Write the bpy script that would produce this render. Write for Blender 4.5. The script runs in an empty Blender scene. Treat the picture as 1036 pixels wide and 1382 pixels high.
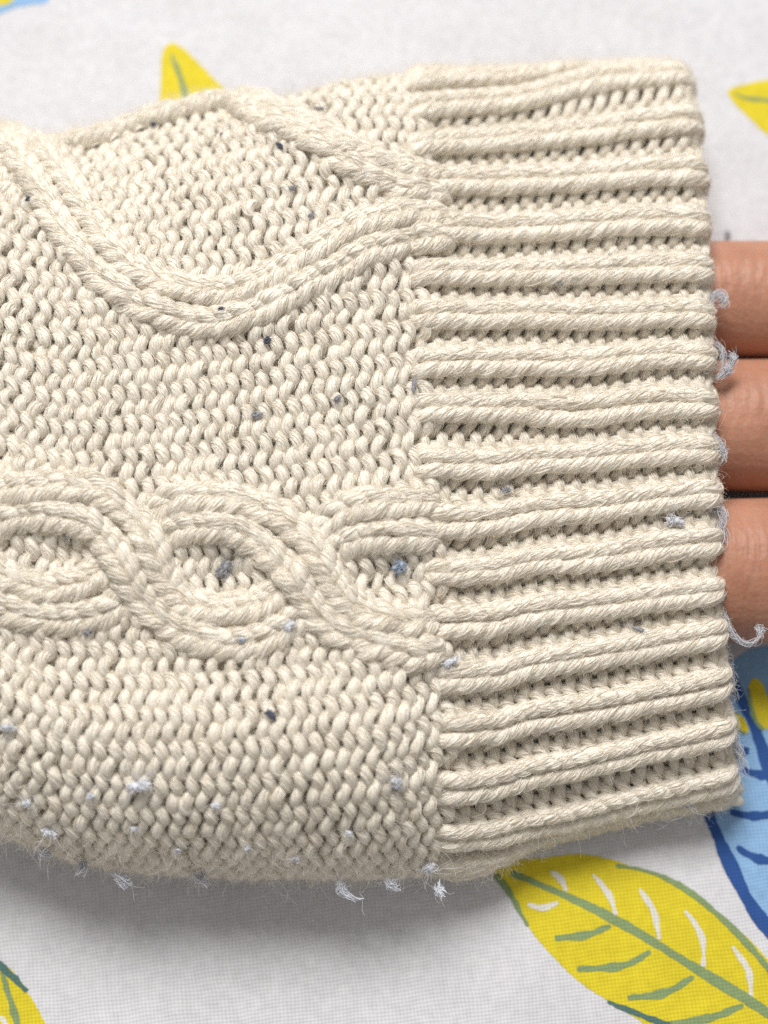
import bpy, bmesh, math, random
import numpy as np
from mathutils import Vector, Matrix
from mathutils.geometry import delaunay_2d_cdt

random.seed(7)
rng = np.random.default_rng(7)
MM = 0.001
PI = math.pi
scene = bpy.context.scene
COL = scene.collection

# ------------------------------------------------------------------ camera
TILT = math.radians(12.0)
DIST = 232.0                                   # mm from the aim point
AIM = np.array([0.0, 0.0, 10.0])
HALF_H = 64.5                                  # mm, half picture height at the aim point
IMG_W, IMG_H = 1036.0, 1382.0
cam_fwd = np.array([0.0, math.sin(TILT), -math.cos(TILT)])
cam_up = np.array([0.0, math.cos(TILT), math.sin(TILT)])
cam_right = np.array([1.0, 0.0, 0.0])
CAM = AIM - cam_fwd * DIST
FPX = (IMG_H / 2) * DIST / HALF_H

cd = bpy.data.cameras.new('camera')
cam = bpy.data.objects.new('camera', cd)
COL.objects.link(cam)
cam.matrix_world = Matrix(((1, 0, 0, CAM[0] * MM),
                           (0, cam_up[1], -cam_fwd[1], CAM[1] * MM),
                           (0, cam_up[2], -cam_fwd[2], CAM[2] * MM),
                           (0, 0, 0, 1)))
cd.sensor_fit = 'VERTICAL'
cd.sensor_height = 36.0
cd.lens = 18.0 * DIST / HALF_H
cd.clip_start = 0.01
cd.clip_end = 10.0
cd.dof.use_dof = True
cd.dof.focus_distance = (DIST - 9.0) * MM
cd.dof.aperture_fstop = 9.0
scene.camera = cam

# ------------------------------------------------------------------ light
world = bpy.data.worlds.new('World')
scene.world = world
world.use_nodes = True
bg = world.node_tree.nodes['Background']
bg.inputs['Color'].default_value = (1.0, 0.97, 0.935, 1)
bg.inputs['Strength'].default_value = 0.33


def area_light(name, loc, target, size, watts, colour):
    ld = bpy.data.lights.new(name, 'AREA')
    ld.shape = 'DISK'
    ld.size = size
    ld.energy = watts
    ld.color = colour
    o = bpy.data.objects.new(name, ld)
    COL.objects.link(o)
    o.location = loc
    d = Vector(target) - Vector(loc)
    o.rotation_euler = d.to_track_quat('-Z', 'Y').to_euler()
    return o


KEY_AZ = math.radians(100)       # direction towards the lamp, from +X
KEY_EL = math.radians(53)
KD = 1.0
area_light('window_light', (KD * math.cos(KEY_EL) * math.cos(KEY_AZ), KD * math.cos(KEY_EL) * math.sin(KEY_AZ), KD * math.sin(KEY_EL)),
           (0, 0, 0.01), 0.44, 11.4, (1.0, 0.98, 0.95))

vs = scene.view_settings
vs.view_transform = 'Standard'
vs.look = 'None'
vs.exposure = 0.0
vs.gamma = 1.0
scene.cycles.use_denoising = False
scene.cycles.max_bounces = 7
scene.cycles.diffuse_bounces = 4


# ------------------------------------------------------------------ picture <-> place
def proj(P):
    d = P - CAM
    z = d @ cam_fwd
    return np.stack([IMG_W / 2 + FPX * (d @ cam_right) / z, IMG_H / 2 - FPX * (d @ cam_up) / z], -1)


def on_plane(px, py, z):
    """point in mm at height z that the photograph shows at px, py"""
    px = np.asarray(px, float); py = np.asarray(py, float)
    r = (cam_fwd[None] + ((px - IMG_W / 2) / FPX).reshape(-1, 1) * cam_right[None]
         - ((py - IMG_H / 2) / FPX).reshape(-1, 1) * cam_up[None])
    t = (z - CAM[2]) / r[:, 2]
    return CAM[None] + r * t[:, None]


def wob(a, b, seed=0.0):
    """smooth wandering value about -1..1"""
    return (np.sin(a * 1.0 + 1.3 * b + seed) + np.sin(a * 2.3 - 0.7 * b + 2.1 * seed + 1.0)
            + np.sin(-0.6 * a + 2.1 * b + 0.7 * seed + 2.0) + np.sin(1.7 * a + 1.9 * b + 1.9 * seed + 4.0)) / 3.0


def sstep(a, b, x):
    t = np.clip((x - a) / (b - a), 0, 1)
    return t * t * (3 - 2 * t)


# ------------------------------------------------------------------ object helpers
def link(o, parent=None):
    COL.objects.link(o)
    if parent is not None:
        o.parent = parent
    return o


def empty(name, parent=None):
    o = bpy.data.objects.new(name, None)
    o.empty_display_size = 0.005
    return link(o, parent)


def tag(o, label=None, cat=None, group=None, kind=None):
    if label: o['label'] = label
    if cat: o['category'] = cat
    if group: o['group'] = group
    if kind: o['kind'] = kind
    return o


def mesh_np(name, verts, quads, mat, parent=None, uv=None, tris=None):
    """verts in mm"""
    me = bpy.data.meshes.new(name)
    nq = 0 if quads is None else len(quads)
    nt = 0 if tris is None else len(tris)
    me.vertices.add(len(verts))
    me.vertices.foreach_set('co', (np.asarray(verts, float) * MM).astype(np.float32).ravel())
    me.loops.add(nq * 4 + nt * 3)
    li = np.concatenate([np.asarray(quads, np.int32).ravel() if nq else np.zeros(0, np.int32),
                         np.asarray(tris, np.int32).ravel() if nt else np.zeros(0, np.int32)])
    me.loops.foreach_set('vertex_index', li.astype(np.int32))
    me.polygons.add(nq + nt)
    st = np.concatenate([np.arange(nq) * 4, nq * 4 + np.arange(nt) * 3]).astype(np.int32)
    me.polygons.foreach_set('loop_start', st)
    me.polygons.foreach_set('use_smooth', np.ones(nq + nt, bool))
    if uv is not None:
        ul = me.uv_layers.new(name='UVMap')
        ul.data.foreach_set('uv', np.asarray(uv, np.float32).ravel())
    me.update(calc_edges=True)
    me.validate()
    me.materials.append(mat)
    return link(bpy.data.objects.new(name, me), parent)


class Tubes:
    """gathers swept yarn tubes and links them as one mesh"""
    def __init__(self, sides=12):
        self.v = []; self.q = []; self.t = []; self.uv = []; self.n = 0; self.s = sides

    def add(self, P, R, N, arc=None, twist=0.55, lobes=0.05, cap=True, phase=0.0, flat=1.0):
        M = len(P); s = self.s
        T = np.gradient(P, axis=0)
        T /= np.linalg.norm(T, axis=1)[:, None] + 1e-9
        B = np.cross(T, N); B /= np.linalg.norm(B, axis=1)[:, None] + 1e-9
        N2 = np.cross(B, T)
        if arc is None:
            arc = np.concatenate([[0], np.cumsum(np.linalg.norm(np.diff(P, axis=0), axis=1))])
        R = np.broadcast_to(R, (M,))
        th = np.linspace(-PI, PI, s + 1)
        psi = th[None] + twist * arc[:, None] + phase
        rr = R[:, None] * (1 + lobes * np.cos(4 * psi) + 0.7 * lobes * np.cos(9 * psi + 0.5 * arc[:, None]))
        ring = (P[:, None] + rr[..., None] * (flat * np.cos(th)[None, :, None] * N2[:, None] + np.sin(th)[None, :, None] * B[:, None]))
        self.v.append(ring.reshape(-1, 3))
        i = np.arange(M - 1)[:, None] * (s + 1) + np.arange(s)[None]
        i = i + self.n
        q = np.stack([i, i + 1, i + s + 2, i + s + 1], -1).reshape(-1, 4)
        self.q.append(q)
        va = (th + PI) / (2 * PI)
        A0 = np.broadcast_to(arc[:-1, None], (M - 1, s)); A1 = np.broadcast_to(arc[1:, None], (M - 1, s))
        V0 = np.broadcast_to(va[None, :-1], (M - 1, s)); V1 = np.broadcast_to(va[None, 1:], (M - 1, s))
        u = np.stack([np.stack([A0, V0], -1), np.stack([A0, V1], -1), np.stack([A1, V1], -1), np.stack([A1, V0], -1)], 2)
        self.uv.append(u.reshape(-1, 2))
        self.n += M * (s + 1)
        return ring

    def build(self, name, mat, parent=None):
        return mesh_np(name, np.concatenate(self.v), np.concatenate(self.q), mat, parent, np.concatenate(self.uv))


def grid_mesh(name, G, mat, parent=None, close=False):
    a, b = G.shape[:2]
    nb = b if close else b - 1
    i = np.arange(a - 1)[:, None]; j = np.arange(nb)[None]
    j2 = (j + 1) % b
    q = np.stack([i * b + j, i * b + j2, (i + 1) * b + j2, (i + 1) * b + j], -1).reshape(-1, 4)
    return mesh_np(name, G.reshape(-1, 3), q, mat, parent)


def hair(name, strands, radii, mat, parent=None):
    """strands: (N, K, 3) mm, radii: (N, K) mm"""
    N, K = strands.shape[:2]
    c = bpy.data.hair_curves.new(name)
    c.add_curves([K] * N)
    c.attributes['position'].data.foreach_set('vector', (strands * MM).astype(np.float32).ravel())
    a = c.attributes.get('radius') or c.attributes.new('radius', 'FLOAT', 'POINT')
    a.data.foreach_set('value', (radii * MM).astype(np.float32).ravel())
    c.materials.append(mat)
    o = link(bpy.data.objects.new(name, c), parent)
    o['kind'] = 'stuff'
    return o


# ------------------------------------------------------------------ materials
def new_mat(name):
    m = bpy.data.materials.new(name)
    m.use_nodes = True
    nt = m.node_tree
    return m, nt, nt.nodes['Principled BSDF']


def nd(nt, typ, **kw):
    n = nt.nodes.new(typ)
    for k, v in kw.items():
        setattr(n, k, v)
    return n


def mth(nt, op, a, b=None, c=None):
    n = nt.nodes.new('ShaderNodeMath'); n.operation = op
    for i, x in enumerate((a, b, c)):
        if x is None: continue
        if isinstance(x, (int, float)): n.inputs[i].default_value = x
        else: nt.links.new(x, n.inputs[i])
    return n.outputs[0]


def yarn_material(name, light, dark):
    m, nt, p = new_mat(name)
    L = nt.links.new
    uv = nd(nt, 'ShaderNodeUVMap', uv_map='UVMap')
    sep = nd(nt, 'ShaderNodeSeparateXYZ'); L(uv.outputs[0], sep.inputs[0])
    arc, around = sep.outputs[0], sep.outputs[1]
    tw = mth(nt, 'ADD', around, mth(nt, 'MULTIPLY', arc, 0.75 / (2 * PI)))
    cx = nd(nt, 'ShaderNodeCombineXYZ')
    L(mth(nt, 'MULTIPLY', tw, 15.0), cx.inputs[0]); L(mth(nt, 'MULTIPLY', arc, 0.55), cx.inputs[1])
    geo = nd(nt, 'ShaderNodeNewGeometry')
    n1 = nd(nt, 'ShaderNodeTexNoise'); n1.inputs['Scale'].default_value = 1.6; n1.inputs['Detail'].default_value = 3
    n1.inputs['Roughness'].default_value = 0.62
    L(cx.outputs[0], n1.inputs['Vector'])
    tc = nd(nt, 'ShaderNodeTexCoord')
    n2 = nd(nt, 'ShaderNodeTexNoise'); n2.inputs['Scale'].default_value = 90; n2.inputs['Detail'].default_value = 3
    L(geo.outputs['Position'], n2.inputs['Vector'])
    n3 = nd(nt, 'ShaderNodeTexNoise'); n3.inputs['Scale'].default_value = 2600; n3.inputs['Detail'].default_value = 2
    L(geo.outputs['Position'], n3.inputs['Vector'])
    mix = nd(nt, 'ShaderNodeMix', data_type='RGBA')
    mix.inputs[6].default_value = (*dark, 1); mix.inputs[7].default_value = (*light, 1)
    f = mth(nt, 'ADD', mth(nt, 'MULTIPLY', n1.outputs[0], 0.85), mth(nt, 'MULTIPLY', n2.outputs[0], 0.5))
    f = mth(nt, 'MULTIPLY_ADD', f, 1.5, -0.55)
    nt.nodes[-1].use_clamp = True
    L(f, mix.inputs[0])
    L(mix.outputs[2], p.inputs['Base Color'])
    p.inputs['Roughness'].default_value = 0.42
    p.inputs['Specular IOR Level'].default_value = 0.35
    p.inputs['Sheen Weight'].default_value = 0.25
    p.inputs['Sheen Roughness'].default_value = 0.4
    b = nd(nt, 'ShaderNodeBump'); b.inputs['Strength'].default_value = 1.0; b.inputs['Distance'].default_value = 0.00022
    hgt = mth(nt, 'ADD', n1.outputs[0], mth(nt, 'MULTIPLY', n3.outputs[0], 0.35))
    L(hgt, b.inputs['Height'])
    L(b.outputs[0], p.inputs['Normal'])
    return m


YARN = yarn_material('cream_yarn', (0.97, 0.92, 0.825), (0.885, 0.81, 0.685))


def simple_mat(name, col, rough=0.6, spec=0.4, noise=None):
    m, nt, p = new_mat(name)
    p.inputs['Base Color'].default_value = (*col, 1)
    p.inputs['Roughness'].default_value = rough
    p.inputs['Specular IOR Level'].default_value = spec
    if noise:
        sc, amt = noise
        geo = nd(nt, 'ShaderNodeNewGeometry')
        n = nd(nt, 'ShaderNodeTexNoise'); n.inputs['Scale'].default_value = sc; n.inputs['Detail'].default_value = 4
        nt.links.new(geo.outputs['Position'], n.inputs['Vector'])
        mix = nd(nt, 'ShaderNodeMix', data_type='RGBA')
        mix.inputs[6].default_value = (*[c * (1 - amt) for c in col], 1)
        mix.inputs[7].default_value = (*[min(1, c * (1 + amt)) for c in col], 1)
        nt.links.new(n.outputs[0], mix.inputs[0])
        nt.links.new(mix.outputs[2], p.inputs['Base Color'])
        b = nd(nt, 'ShaderNodeBump'); b.inputs['Strength'].default_value = 0.8; b.inputs['Distance'].default_value = 0.0002
        nt.links.new(n.outputs[0], b.inputs['Height']); nt.links.new(b.outputs[0], p.inputs['Normal'])
    return m


FABRIC = simple_mat('cream_fabric', (0.90, 0.81, 0.67), 0.8, 0.2, (1500, 0.15))

def fibre_mat(name, light, dark, rough, spec):
    m, nt, p = new_mat(name)
    hi = nd(nt, 'ShaderNodeHairInfo')
    mix = nd(nt, 'ShaderNodeMix', data_type='RGBA')
    mix.inputs[6].default_value = (*dark, 1); mix.inputs[7].default_value = (*light, 1)
    nt.links.new(hi.outputs['Random'], mix.inputs[0]); nt.links.new(mix.outputs[2], p.inputs['Base Color'])
    p.inputs['Roughness'].default_value = rough
    p.inputs['Specular IOR Level'].default_value = spec
    tr = nd(nt, 'ShaderNodeBsdfTranslucent'); nt.links.new(mix.outputs[2], tr.inputs['Color'])
    ms = nd(nt, 'ShaderNodeMixShader'); ms.inputs[0].default_value = 0.35
    nt.links.new(p.outputs[0], ms.inputs[1]); nt.links.new(tr.outputs[0], ms.inputs[2])
    nt.links.new(ms.outputs[0], nt.nodes['Material Output'].inputs['Surface'])
    return m


FIBRE = fibre_mat('cream_fibre', (0.97, 0.945, 0.89), (0.83, 0.765, 0.66), 0.2, 1.0)
FLY = fibre_mat('loose_fibre', (0.95, 0.92, 0.85), (0.80, 0.75, 0.66), 0.35, 0.6)


def cloth_mat(name, col, mottled=0.05):
    m, nt, p = new_mat(name)
    L = nt.links.new
    geo = nd(nt, 'ShaderNodeNewGeometry')
    mp = nd(nt, 'ShaderNodeMapping'); mp.inputs['Rotation'].default_value = (0, 0, math.radians(-7))
    L(geo.outputs['Position'], mp.inputs['Vector'])
    wn = nd(nt, 'ShaderNodeTexNoise'); wn.inputs['Scale'].default_value = 130; wn.inputs['Detail'].default_value = 3
    L(geo.outputs['Position'], wn.inputs['Vector'])
    sp = nd(nt, 'ShaderNodeSeparateXYZ'); L(mp.outputs[0], sp.inputs[0])
    k = 2 * PI / 0.00092
    ws = mth(nt, 'MULTIPLY', wn.outputs[0], 7.0)
    X = mth(nt, 'ADD', mth(nt, 'MULTIPLY', sp.outputs[0], k), ws)
    Y = mth(nt, 'SUBTRACT', mth(nt, 'MULTIPLY', sp.outputs[1], k), ws)
    sx, sy = mth(nt, 'SINE', X), mth(nt, 'SINE', Y)
    ax, ay = mth(nt, 'ABSOLUTE', sx), mth(nt, 'ABSOLUTE', sy)      # thread cross-sections, one per half wave
    over = mth(nt, 'MULTIPLY_ADD', mth(nt, 'MULTIPLY', mth(nt, 'SINE', mth(nt, 'MULTIPLY', X, 1.0)), sy), 0.5, 0.5)
    h = mth(nt, 'ADD', mth(nt, 'MULTIPLY', ax, over), mth(nt, 'MULTIPLY', ay, mth(nt, 'SUBTRACT', 1.0, over)))
    pore = mth(nt, 'MULTIPLY', ax, ay)
    fn = nd(nt, 'ShaderNodeTexNoise'); fn.inputs['Scale'].default_value = 900; fn.inputs['Detail'].default_value = 4
    L(geo.outputs['Position'], fn.inputs['Vector'])
    bn = nd(nt, 'ShaderNodeTexNoise'); bn.inputs['Scale'].default_value = 60; bn.inputs['Detail'].default_value = 4
    L(geo.outputs['Position'], bn.inputs['Vector'])
    f = mth(nt, 'ADD', mth(nt, 'MULTIPLY', mth(nt, 'POWER', pore, 0.45), 0.55), mth(nt, 'MULTIPLY', fn.outputs[0], 0.6))
    mix = nd(nt, 'ShaderNodeMix', data_type='RGBA')
    mix.inputs[6].default_value = (*[c * (1 - 0.40 - mottled) for c in col], 1)
    mix.inputs[7].default_value = (*[min(1, c * 1.04) for c in col], 1)
    L(f, mix.inputs[0])
    L(mix.outputs[2], p.inputs['Base Color'])
    p.inputs['Roughness'].default_value = 0.75
    p.inputs['Specular IOR Level'].default_value = 0.25
    p.inputs['Sheen Weight'].default_value = 0.1
    b = nd(nt, 'ShaderNodeBump'); b.inputs['Strength'].default_value = 0.45; b.inputs['Distance'].default_value = 0.0001
    hh = mth(nt, 'ADD', h, mth(nt, 'MULTIPLY', fn.outputs[0], 0.9))
    hh = mth(nt, 'ADD', hh, mth(nt, 'MULTIPLY', bn.outputs[0], 4.0))
    L(hh, b.inputs['Height'])
    L(b.outputs[0], p.inputs['Normal'])
    return m


SHEET = cloth_mat('white_cotton', (0.765, 0.76, 0.795))
INK_YELLOW = cloth_mat('yellow_print', (0.80, 0.66, 0.03), 0.08)
INK_GREEN = cloth_mat('green_print', (0.27, 0.37, 0.17), 0.1)
INK_TEAL = cloth_mat('dark_green_print', (0.10, 0.20, 0.18), 0.1)
INK_LIGHT_BLUE = cloth_mat('light_blue_print', (0.30, 0.52, 0.82), 0.08)
INK_BLUE = cloth_mat('dark_blue_print', (0.03, 0.10, 0.34), 0.1)
INK_WHITE = cloth_mat('pale_print', (0.80, 0.78, 0.70), 0.05)


# ------------------------------------------------------------------ bed sheet
def sheet_z(x, y):
    x = np.asarray(x, float); y = np.asarray(y, float)
    return 0.35 * wob(x / 17.0, y / 21.0, 0.4) + 0.25 * wob(x / 9.0 + y / 14, y / 11.0, 2.0) + 0.13 * wob(x / 4.3 - y / 9.0, y / 3.7 + x / 8.0, 5.0) - 0.7


gx = np.arange(-120, 121, 1.25); gy = np.arange(-150, 181, 1.25)
GX, GY = np.meshgrid(gx, gy, indexing='ij')
sheet = grid_mesh('bed_sheet', np.stack([GX, GY, sheet_z(GX, GY)], -1), SHEET)
tag(sheet, 'white cotton bed sheet printed with yellow and blue leaves', kind='structure')


def smooth_poly(pts, closed=True, step=0.4):
    """Catmull-Rom through the points, resampled"""
    P = np.asarray(pts, float); n = len(P)
    out = []
    rngi = range(n) if closed else range(n - 1)
    for i in rngi:
        if closed:
            a, b, c, d = P[(i - 1) % n], P[i], P[(i + 1) % n], P[(i + 2) % n]
        else:
            a, b, c, d = P[max(i - 1, 0)], P[i], P[i + 1], P[min(i + 2, n - 1)]
        m = max(2, int(np.linalg.norm(c - b) / step))
        for t in np.arange(m) / m:
            out.append(0.5 * ((2 * b) + (c - a) * t + (2 * a - 5 * b + 4 * c - d) * t * t + (3 * b - a - 3 * c + d) * t ** 3))
    if not closed:
        out.append(P[-1])
    return np.array(out)


def print_patch(name, outline, mat, lift, parent, rough=0.09):
    """flat print lying on the sheet: outline in mm (x, y)"""
    O = np.array(outline)
    O = O + rng.normal(0, rough, O.shape) * 0.6
    mn, mx = O.min(0), O.max(0)
    gx = np.arange(mn[0] + .6, mx[0], 1.3); gy = np.arange(mn[1] + .6, mx[1], 1.3)
    n = len(O)
    inner = []
    x1, y1 = O[:, 0], O[:, 1]; x2, y2 = np.roll(x1, -1), np.roll(y1, -1)
    for a in gx:
        for b in gy:
            c = ((y1 > b) != (y2 > b)) & (a < (x2 - x1) * (b - y1) / (y2 - y1 + 1e-12) + x1)
            if c.sum() % 2 and np.min(np.hypot(x1 - a, y1 - b)) > 0.35:
                inner.append((a, b))
    vv = [Vector(p) for p in O] + [Vector(p) for p in inner]
    r = delaunay_2d_cdt(vv, [], [list(range(n))], 1, 1e-5)
    V = np.array([(v.x, v.y) for v in r[0]])
    V3 = np.column_stack([V, sheet_z(V[:, 0], V[:, 1]) + lift])
    tris = [f for f in r[2] if len(f) == 3]
    T = np.array(tris)
    a, b, c = V[T[:, 0]], V[T[:, 1]], V[T[:, 2]]
    s = (b[:, 0] - a[:, 0]) * (c[:, 1] - a[:, 1]) - (b[:, 1] - a[:, 1]) * (c[:, 0] - a[:, 0])
    T[s < 0] = T[s < 0][:, ::-1]
    return mesh_np(name, V3, None, mat, parent, tris=T)


def pxs(pts, z=-0.6):
    a = np.array(pts, float)
    return on_plane(a[:, 0], a[:, 1], z)[:, :2]


def stroke(pts, w0, w1, w2=None):
    """outline of a brush stroke, widths in px at start, middle, end"""
    P = smooth_poly(pxs(pts), closed=False, step=0.5)
    d = np.gradient(P, axis=0); d /= np.linalg.norm(d, axis=1)[:, None]
    nrm = np.stack([-d[:, 1], d[:, 0]], 1)
    t = np.linspace(0, 1, len(P))
    w = np.interp(t, [0, 0.5, 1], [w0, w1, w1 if w2 is None else w2]) / 11.0 / 2
    w = w * (1 + 0.18 * np.sin(t * 17 + w0)) + 0.03
    return np.concatenate([P + nrm * w[:, None], (P - nrm * w[:, None])[::-1]])


def leaf(outline_px, mat, name='printed_leaf'):
    return print_patch(name, smooth_poly(pxs(outline_px)), mat, 0.05, sheet)


def vein(lf, pts, w, mat=INK_GREEN, name='leaf_vein', lift=0.10):
    return print_patch(name, stroke(pts, *w), mat, lift, lf, 0.07)


# large yellow leaf, lower right
lf = leaf([(660, 1150), (690, 1160), (728, 1158), (790, 1153), (852, 1169), (914, 1196), (966, 1232), (1007, 1263), (1040, 1300), (1090, 1370),
           (1120, 1450), (1080, 1470), (1000, 1445), (940, 1420), (893, 1397), (862, 1377), (831, 1356), (795, 1335), (759, 1304), (722, 1263), (697, 1221), (671, 1185)], INK_YELLOW)
vein(lf, [(690, 1178), (769, 1211), (831, 1242), (893, 1278), (955, 1317), (1007, 1348), (1060, 1385), (1110, 1440)], (9, 12, 14))
for a in ([(823, 1249), (790, 1262), (748, 1266)], [(877, 1284), (840, 1303), (778, 1308)], [(936, 1318), (895, 1340), (846, 1346)],
          [(1003, 1356), (960, 1373), (900, 1382)], [(1050, 1392), (1010, 1412), (960, 1418)]):
    vein(lf, a, (5, 11, 5))
for a in ([(743, 1176), (757, 1187), (764, 1203)], [(800, 1181), (820, 1205), (831, 1235)], [(862, 1199), (882, 1230), (889, 1268)],
          [(924, 1229), (946, 1262), (949, 1305)], [(988, 1277), (1010, 1310), (1014, 1346)], [(712, 1221), (733, 1225), (753, 1218)]):
    vein(lf, a, (4, 9, 4), INK_WHITE, 'pale_stroke')
vein(lf, [(831, 1168), (880, 1178), (930, 1203), (975, 1240), (1010, 1275), (1040, 1312), (1080, 1372)], (3, 9, 5), INK_GREEN, 'leaf_outline', 0.12)
vein(lf, [(668, 1180), (683, 1198), (697, 1222), (712, 1250)], (9, 7, 3), INK_GREEN, 'leaf_outline', 0.12)
vein(lf, [(819, 1351), (850, 1364), (900, 1384), (950, 1405)], (4, 8, 7), INK_TEAL, 'leaf_outline', 0.12)

# blue leaf, right edge
lf = leaf([(940, 1060), (950, 980), (968, 915), (990, 890), (1030, 872), (1090, 880), (1140, 960), (1150, 1080), (1120, 1200), (1080, 1290), (1034, 1250),
           (1008, 1212), (982, 1160), (962, 1110)], INK_LIGHT_BLUE)
vein(lf, [(950, 1080), (962, 1112), (982, 1160), (1008, 1212), (1036, 1252), (1075, 1295)], (14, 19, 16), INK_BLUE, 'leaf_outline', 0.12)
vein(lf, [(968, 885), (985, 915), (1003, 950), (1020, 990), (1040, 1045), (1062, 1110), (1075, 1200)], (12, 17, 12), INK_BLUE)
for a in ([(1000, 1038), (1020, 1045), (1050, 1050)], [(985, 1096), (1015, 1101), (1050, 1098)], [(994, 1143), (1020, 1158), (1060, 1165)],
          [(975, 1000), (990, 1012), (1010, 1014)]):
    vein(lf, a, (6, 12, 10), INK_BLUE)
b = print_patch('leaf_bud', smooth_poly(pxs([(1010, 925), (1018, 915), (1030, 925), (1038, 955), (1034, 985), (1020, 978), (1012, 950)])), INK_YELLOW, 0.12, lf)
vein(lf, [(1011, 930), (1012, 950), (1020, 975), (1030, 985)], (4, 6, 4), INK_GREEN, 'leaf_outline', 0.16)
b = print_patch('leaf_bud', smooth_poly(pxs([(984, 965), (996, 963), (1008, 978), (1008, 990), (994, 988), (986, 978)])), INK_YELLOW, 0.12, lf)
vein(lf, [(985, 966), (990, 982), (1004, 990)], (4, 6, 4), INK_GREEN, 'leaf_outline', 0.16)

# yellow tip above the sleeve
lf = leaf([(217, 150), (217, 110), (219, 72), (229, 58), (243, 62), (268, 85), (290, 108), (301, 119), (287, 124), (276, 121), (262, 140), (258, 190), (235, 190)], INK_YELLOW)
vein(lf, [(231, 74), (241, 98), (247, 118), (254, 150)], (4, 8, 9))
# yellow leaf at the right edge
lf = leaf([(982, 122), (1000, 116), (1040, 108), (1090, 112), (1120, 150), (1100, 200), (1060, 200), (1030, 178), (1000, 150), (985, 132)], INK_YELLOW)
vein(lf, [(990, 127), (1010, 134), (1040, 137), (1080, 150)], (3, 6, 7))
# corner of a blue leaf
lf = leaf([(-60, -40), (40, -40), (66, -2), (40, 6), (20, 9), (0, 17), (-50, 40)], INK_LIGHT_BLUE)
vein(lf, [(-30, 8), (-5, 2), (12, -4), (25, -20)], (10, 14, 10), INK_YELLOW, 'pale_stroke')
# yellow leaf, lower left
lf = leaf([(-70, 1330), (-30, 1308), (0, 1302), (20, 1315), (40, 1345), (58, 1376), (75, 1420), (40, 1470), (-40, 1460), (-90, 1400)], INK_YELLOW)
vein(lf, [(-8, 1296), (5, 1308), (20, 1322), (36, 1338)], (10, 9, 4), INK_TEAL, 'leaf_outline', 0.12)
vein(lf, [(2, 1312), (10, 1340), (20, 1372), (32, 1420)], (5, 8, 9))
vein(lf, [(0, 1372), (8, 1384), (14, 1400)], (4, 8, 4), INK_WHITE, 'pale_stroke')

# ------------------------------------------------------------------ sleeve surface
TOP = np.array([(-120, 150), (-60, 150), (0, 156), (50, 165), (80, 180), (120, 178), (160, 165), (200, 152), (250, 141), (300, 132), (350, 126), (400, 120),
                (450, 111), (500, 99), (560, 90), (620, 85), (750, 80), (850, 73), (925, 74), (1000, 76), (1060, 78)], float)
BOT = np.array([(-120, 1095), (-60, 1105), (0, 1122), (50, 1143), (100, 1161), (200, 1177), (300, 1182), (400, 1184), (500, 1184), (580, 1180), (640, 1172), (690, 1155),
                (750, 1136), (800, 1124), (850, 1112), (900, 1102), (950, 1094), (1000, 1086), (1060, 1076)], float)
XS = np.linspace(-62, 60, 245)


def gsm(a, s):
    k = np.exp(-0.5 * (np.arange(-4 * s, 4 * s + 1) / s) ** 2); k /= k.sum()
    p = np.pad(a, 4 * s, mode='edge')
    return np.convolve(p, k, 'valid')


cuffness = sstep(-2, 16, XS)
zc = 9.5 - 3.0 * cuffness
HT = 13.5 - 1.6 * cuffness
YT = gsm(np.interp(XS, *(lambda w: (w[:, 0], w[:, 1]))(on_plane(TOP[:, 0], TOP[:, 1], 8.5))), 4)
YB = gsm(np.interp(XS, *(lambda w: (w[:, 0], w[:, 1]))(on_plane(BOT[:, 0], BOT[:, 1], 5.5))), 4)
YT = YT - 2.2 - np.interp(XS, [-46, -37, -28.5, -24, -10, 4, 16, 36], [1.9, 3.1, 2.5, 2.4, 1.2, 0.9, 0.5, 0.4]); YB = YB + 0.9 + 1.25 * sstep(12, 19, XS)      # yarn thickness outside the base


def surf0(X, ph):
    X = np.asarray(X, float); ph = np.asarray(ph, float)
    yt = np.interp(X, XS, YT); yb = np.interp(X, XS, YB)
    z0 = np.interp(X, XS, zc); ht = np.interp(X, XS, HT); cu = np.interp(X, XS, cuffness)
    c, s = np.cos(ph), np.sin(ph)
    yc, R = (yt + yb) / 2, (yt - yb) / 2
    Y = yc + R * np.sign(c) * np.abs(c) ** (0.82 + 0.10 * (1 - cu) * (c < 0))
    up = s >= 0
    q = -c                                    # -1 at the top of the picture, +1 at the bottom
    e = 0.75 + (cu * 0.55 + (1 - cu) * 0.30) * sstep(0.1, 1.0, q)
    sa = np.abs(s) + 1e-9
    Zu = z0 - (cu * 2.2 + (1 - cu) * 4.0) * sstep(0.0, 1.0, q) + ht * sa ** e
    qq = np.clip((np.abs(c) ** 0.92 * (q > 0) - 0.62) / 0.38, 0, 1)
    Zr = z0 - 4.0 + (ht + 4.0) * np.sqrt(np.maximum(1 - qq ** 2, 1e-6)) * 0.97
    wr = (1 - cu) * sstep(0.2, 0.7, q)
    Zu = Zu * (1 - wr) + Zr * wr
    # gentle hollows and swells of a soft sleeve
    Zu = Zu + 0.7 * wob(X / 14.0, ph * 2.2, 1.2) * sa ** 0.5 * (1 - 0.4 * cu)
    Zu = Zu - 1.6 * (1 - cu) * np.exp(-((X - 6) / 9.0) ** 2) * sa   # pinch just before the ribbing
    zl = z0 - (cu * 2.2 + (1 - cu) * 4.0) * sstep(0.0, 1.0, q)
    Zl = zl - (zl - 1.2) * sa ** 0.6
    return np.stack([X, Y, np.where(up, Zu, Zl)], -1)


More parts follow.
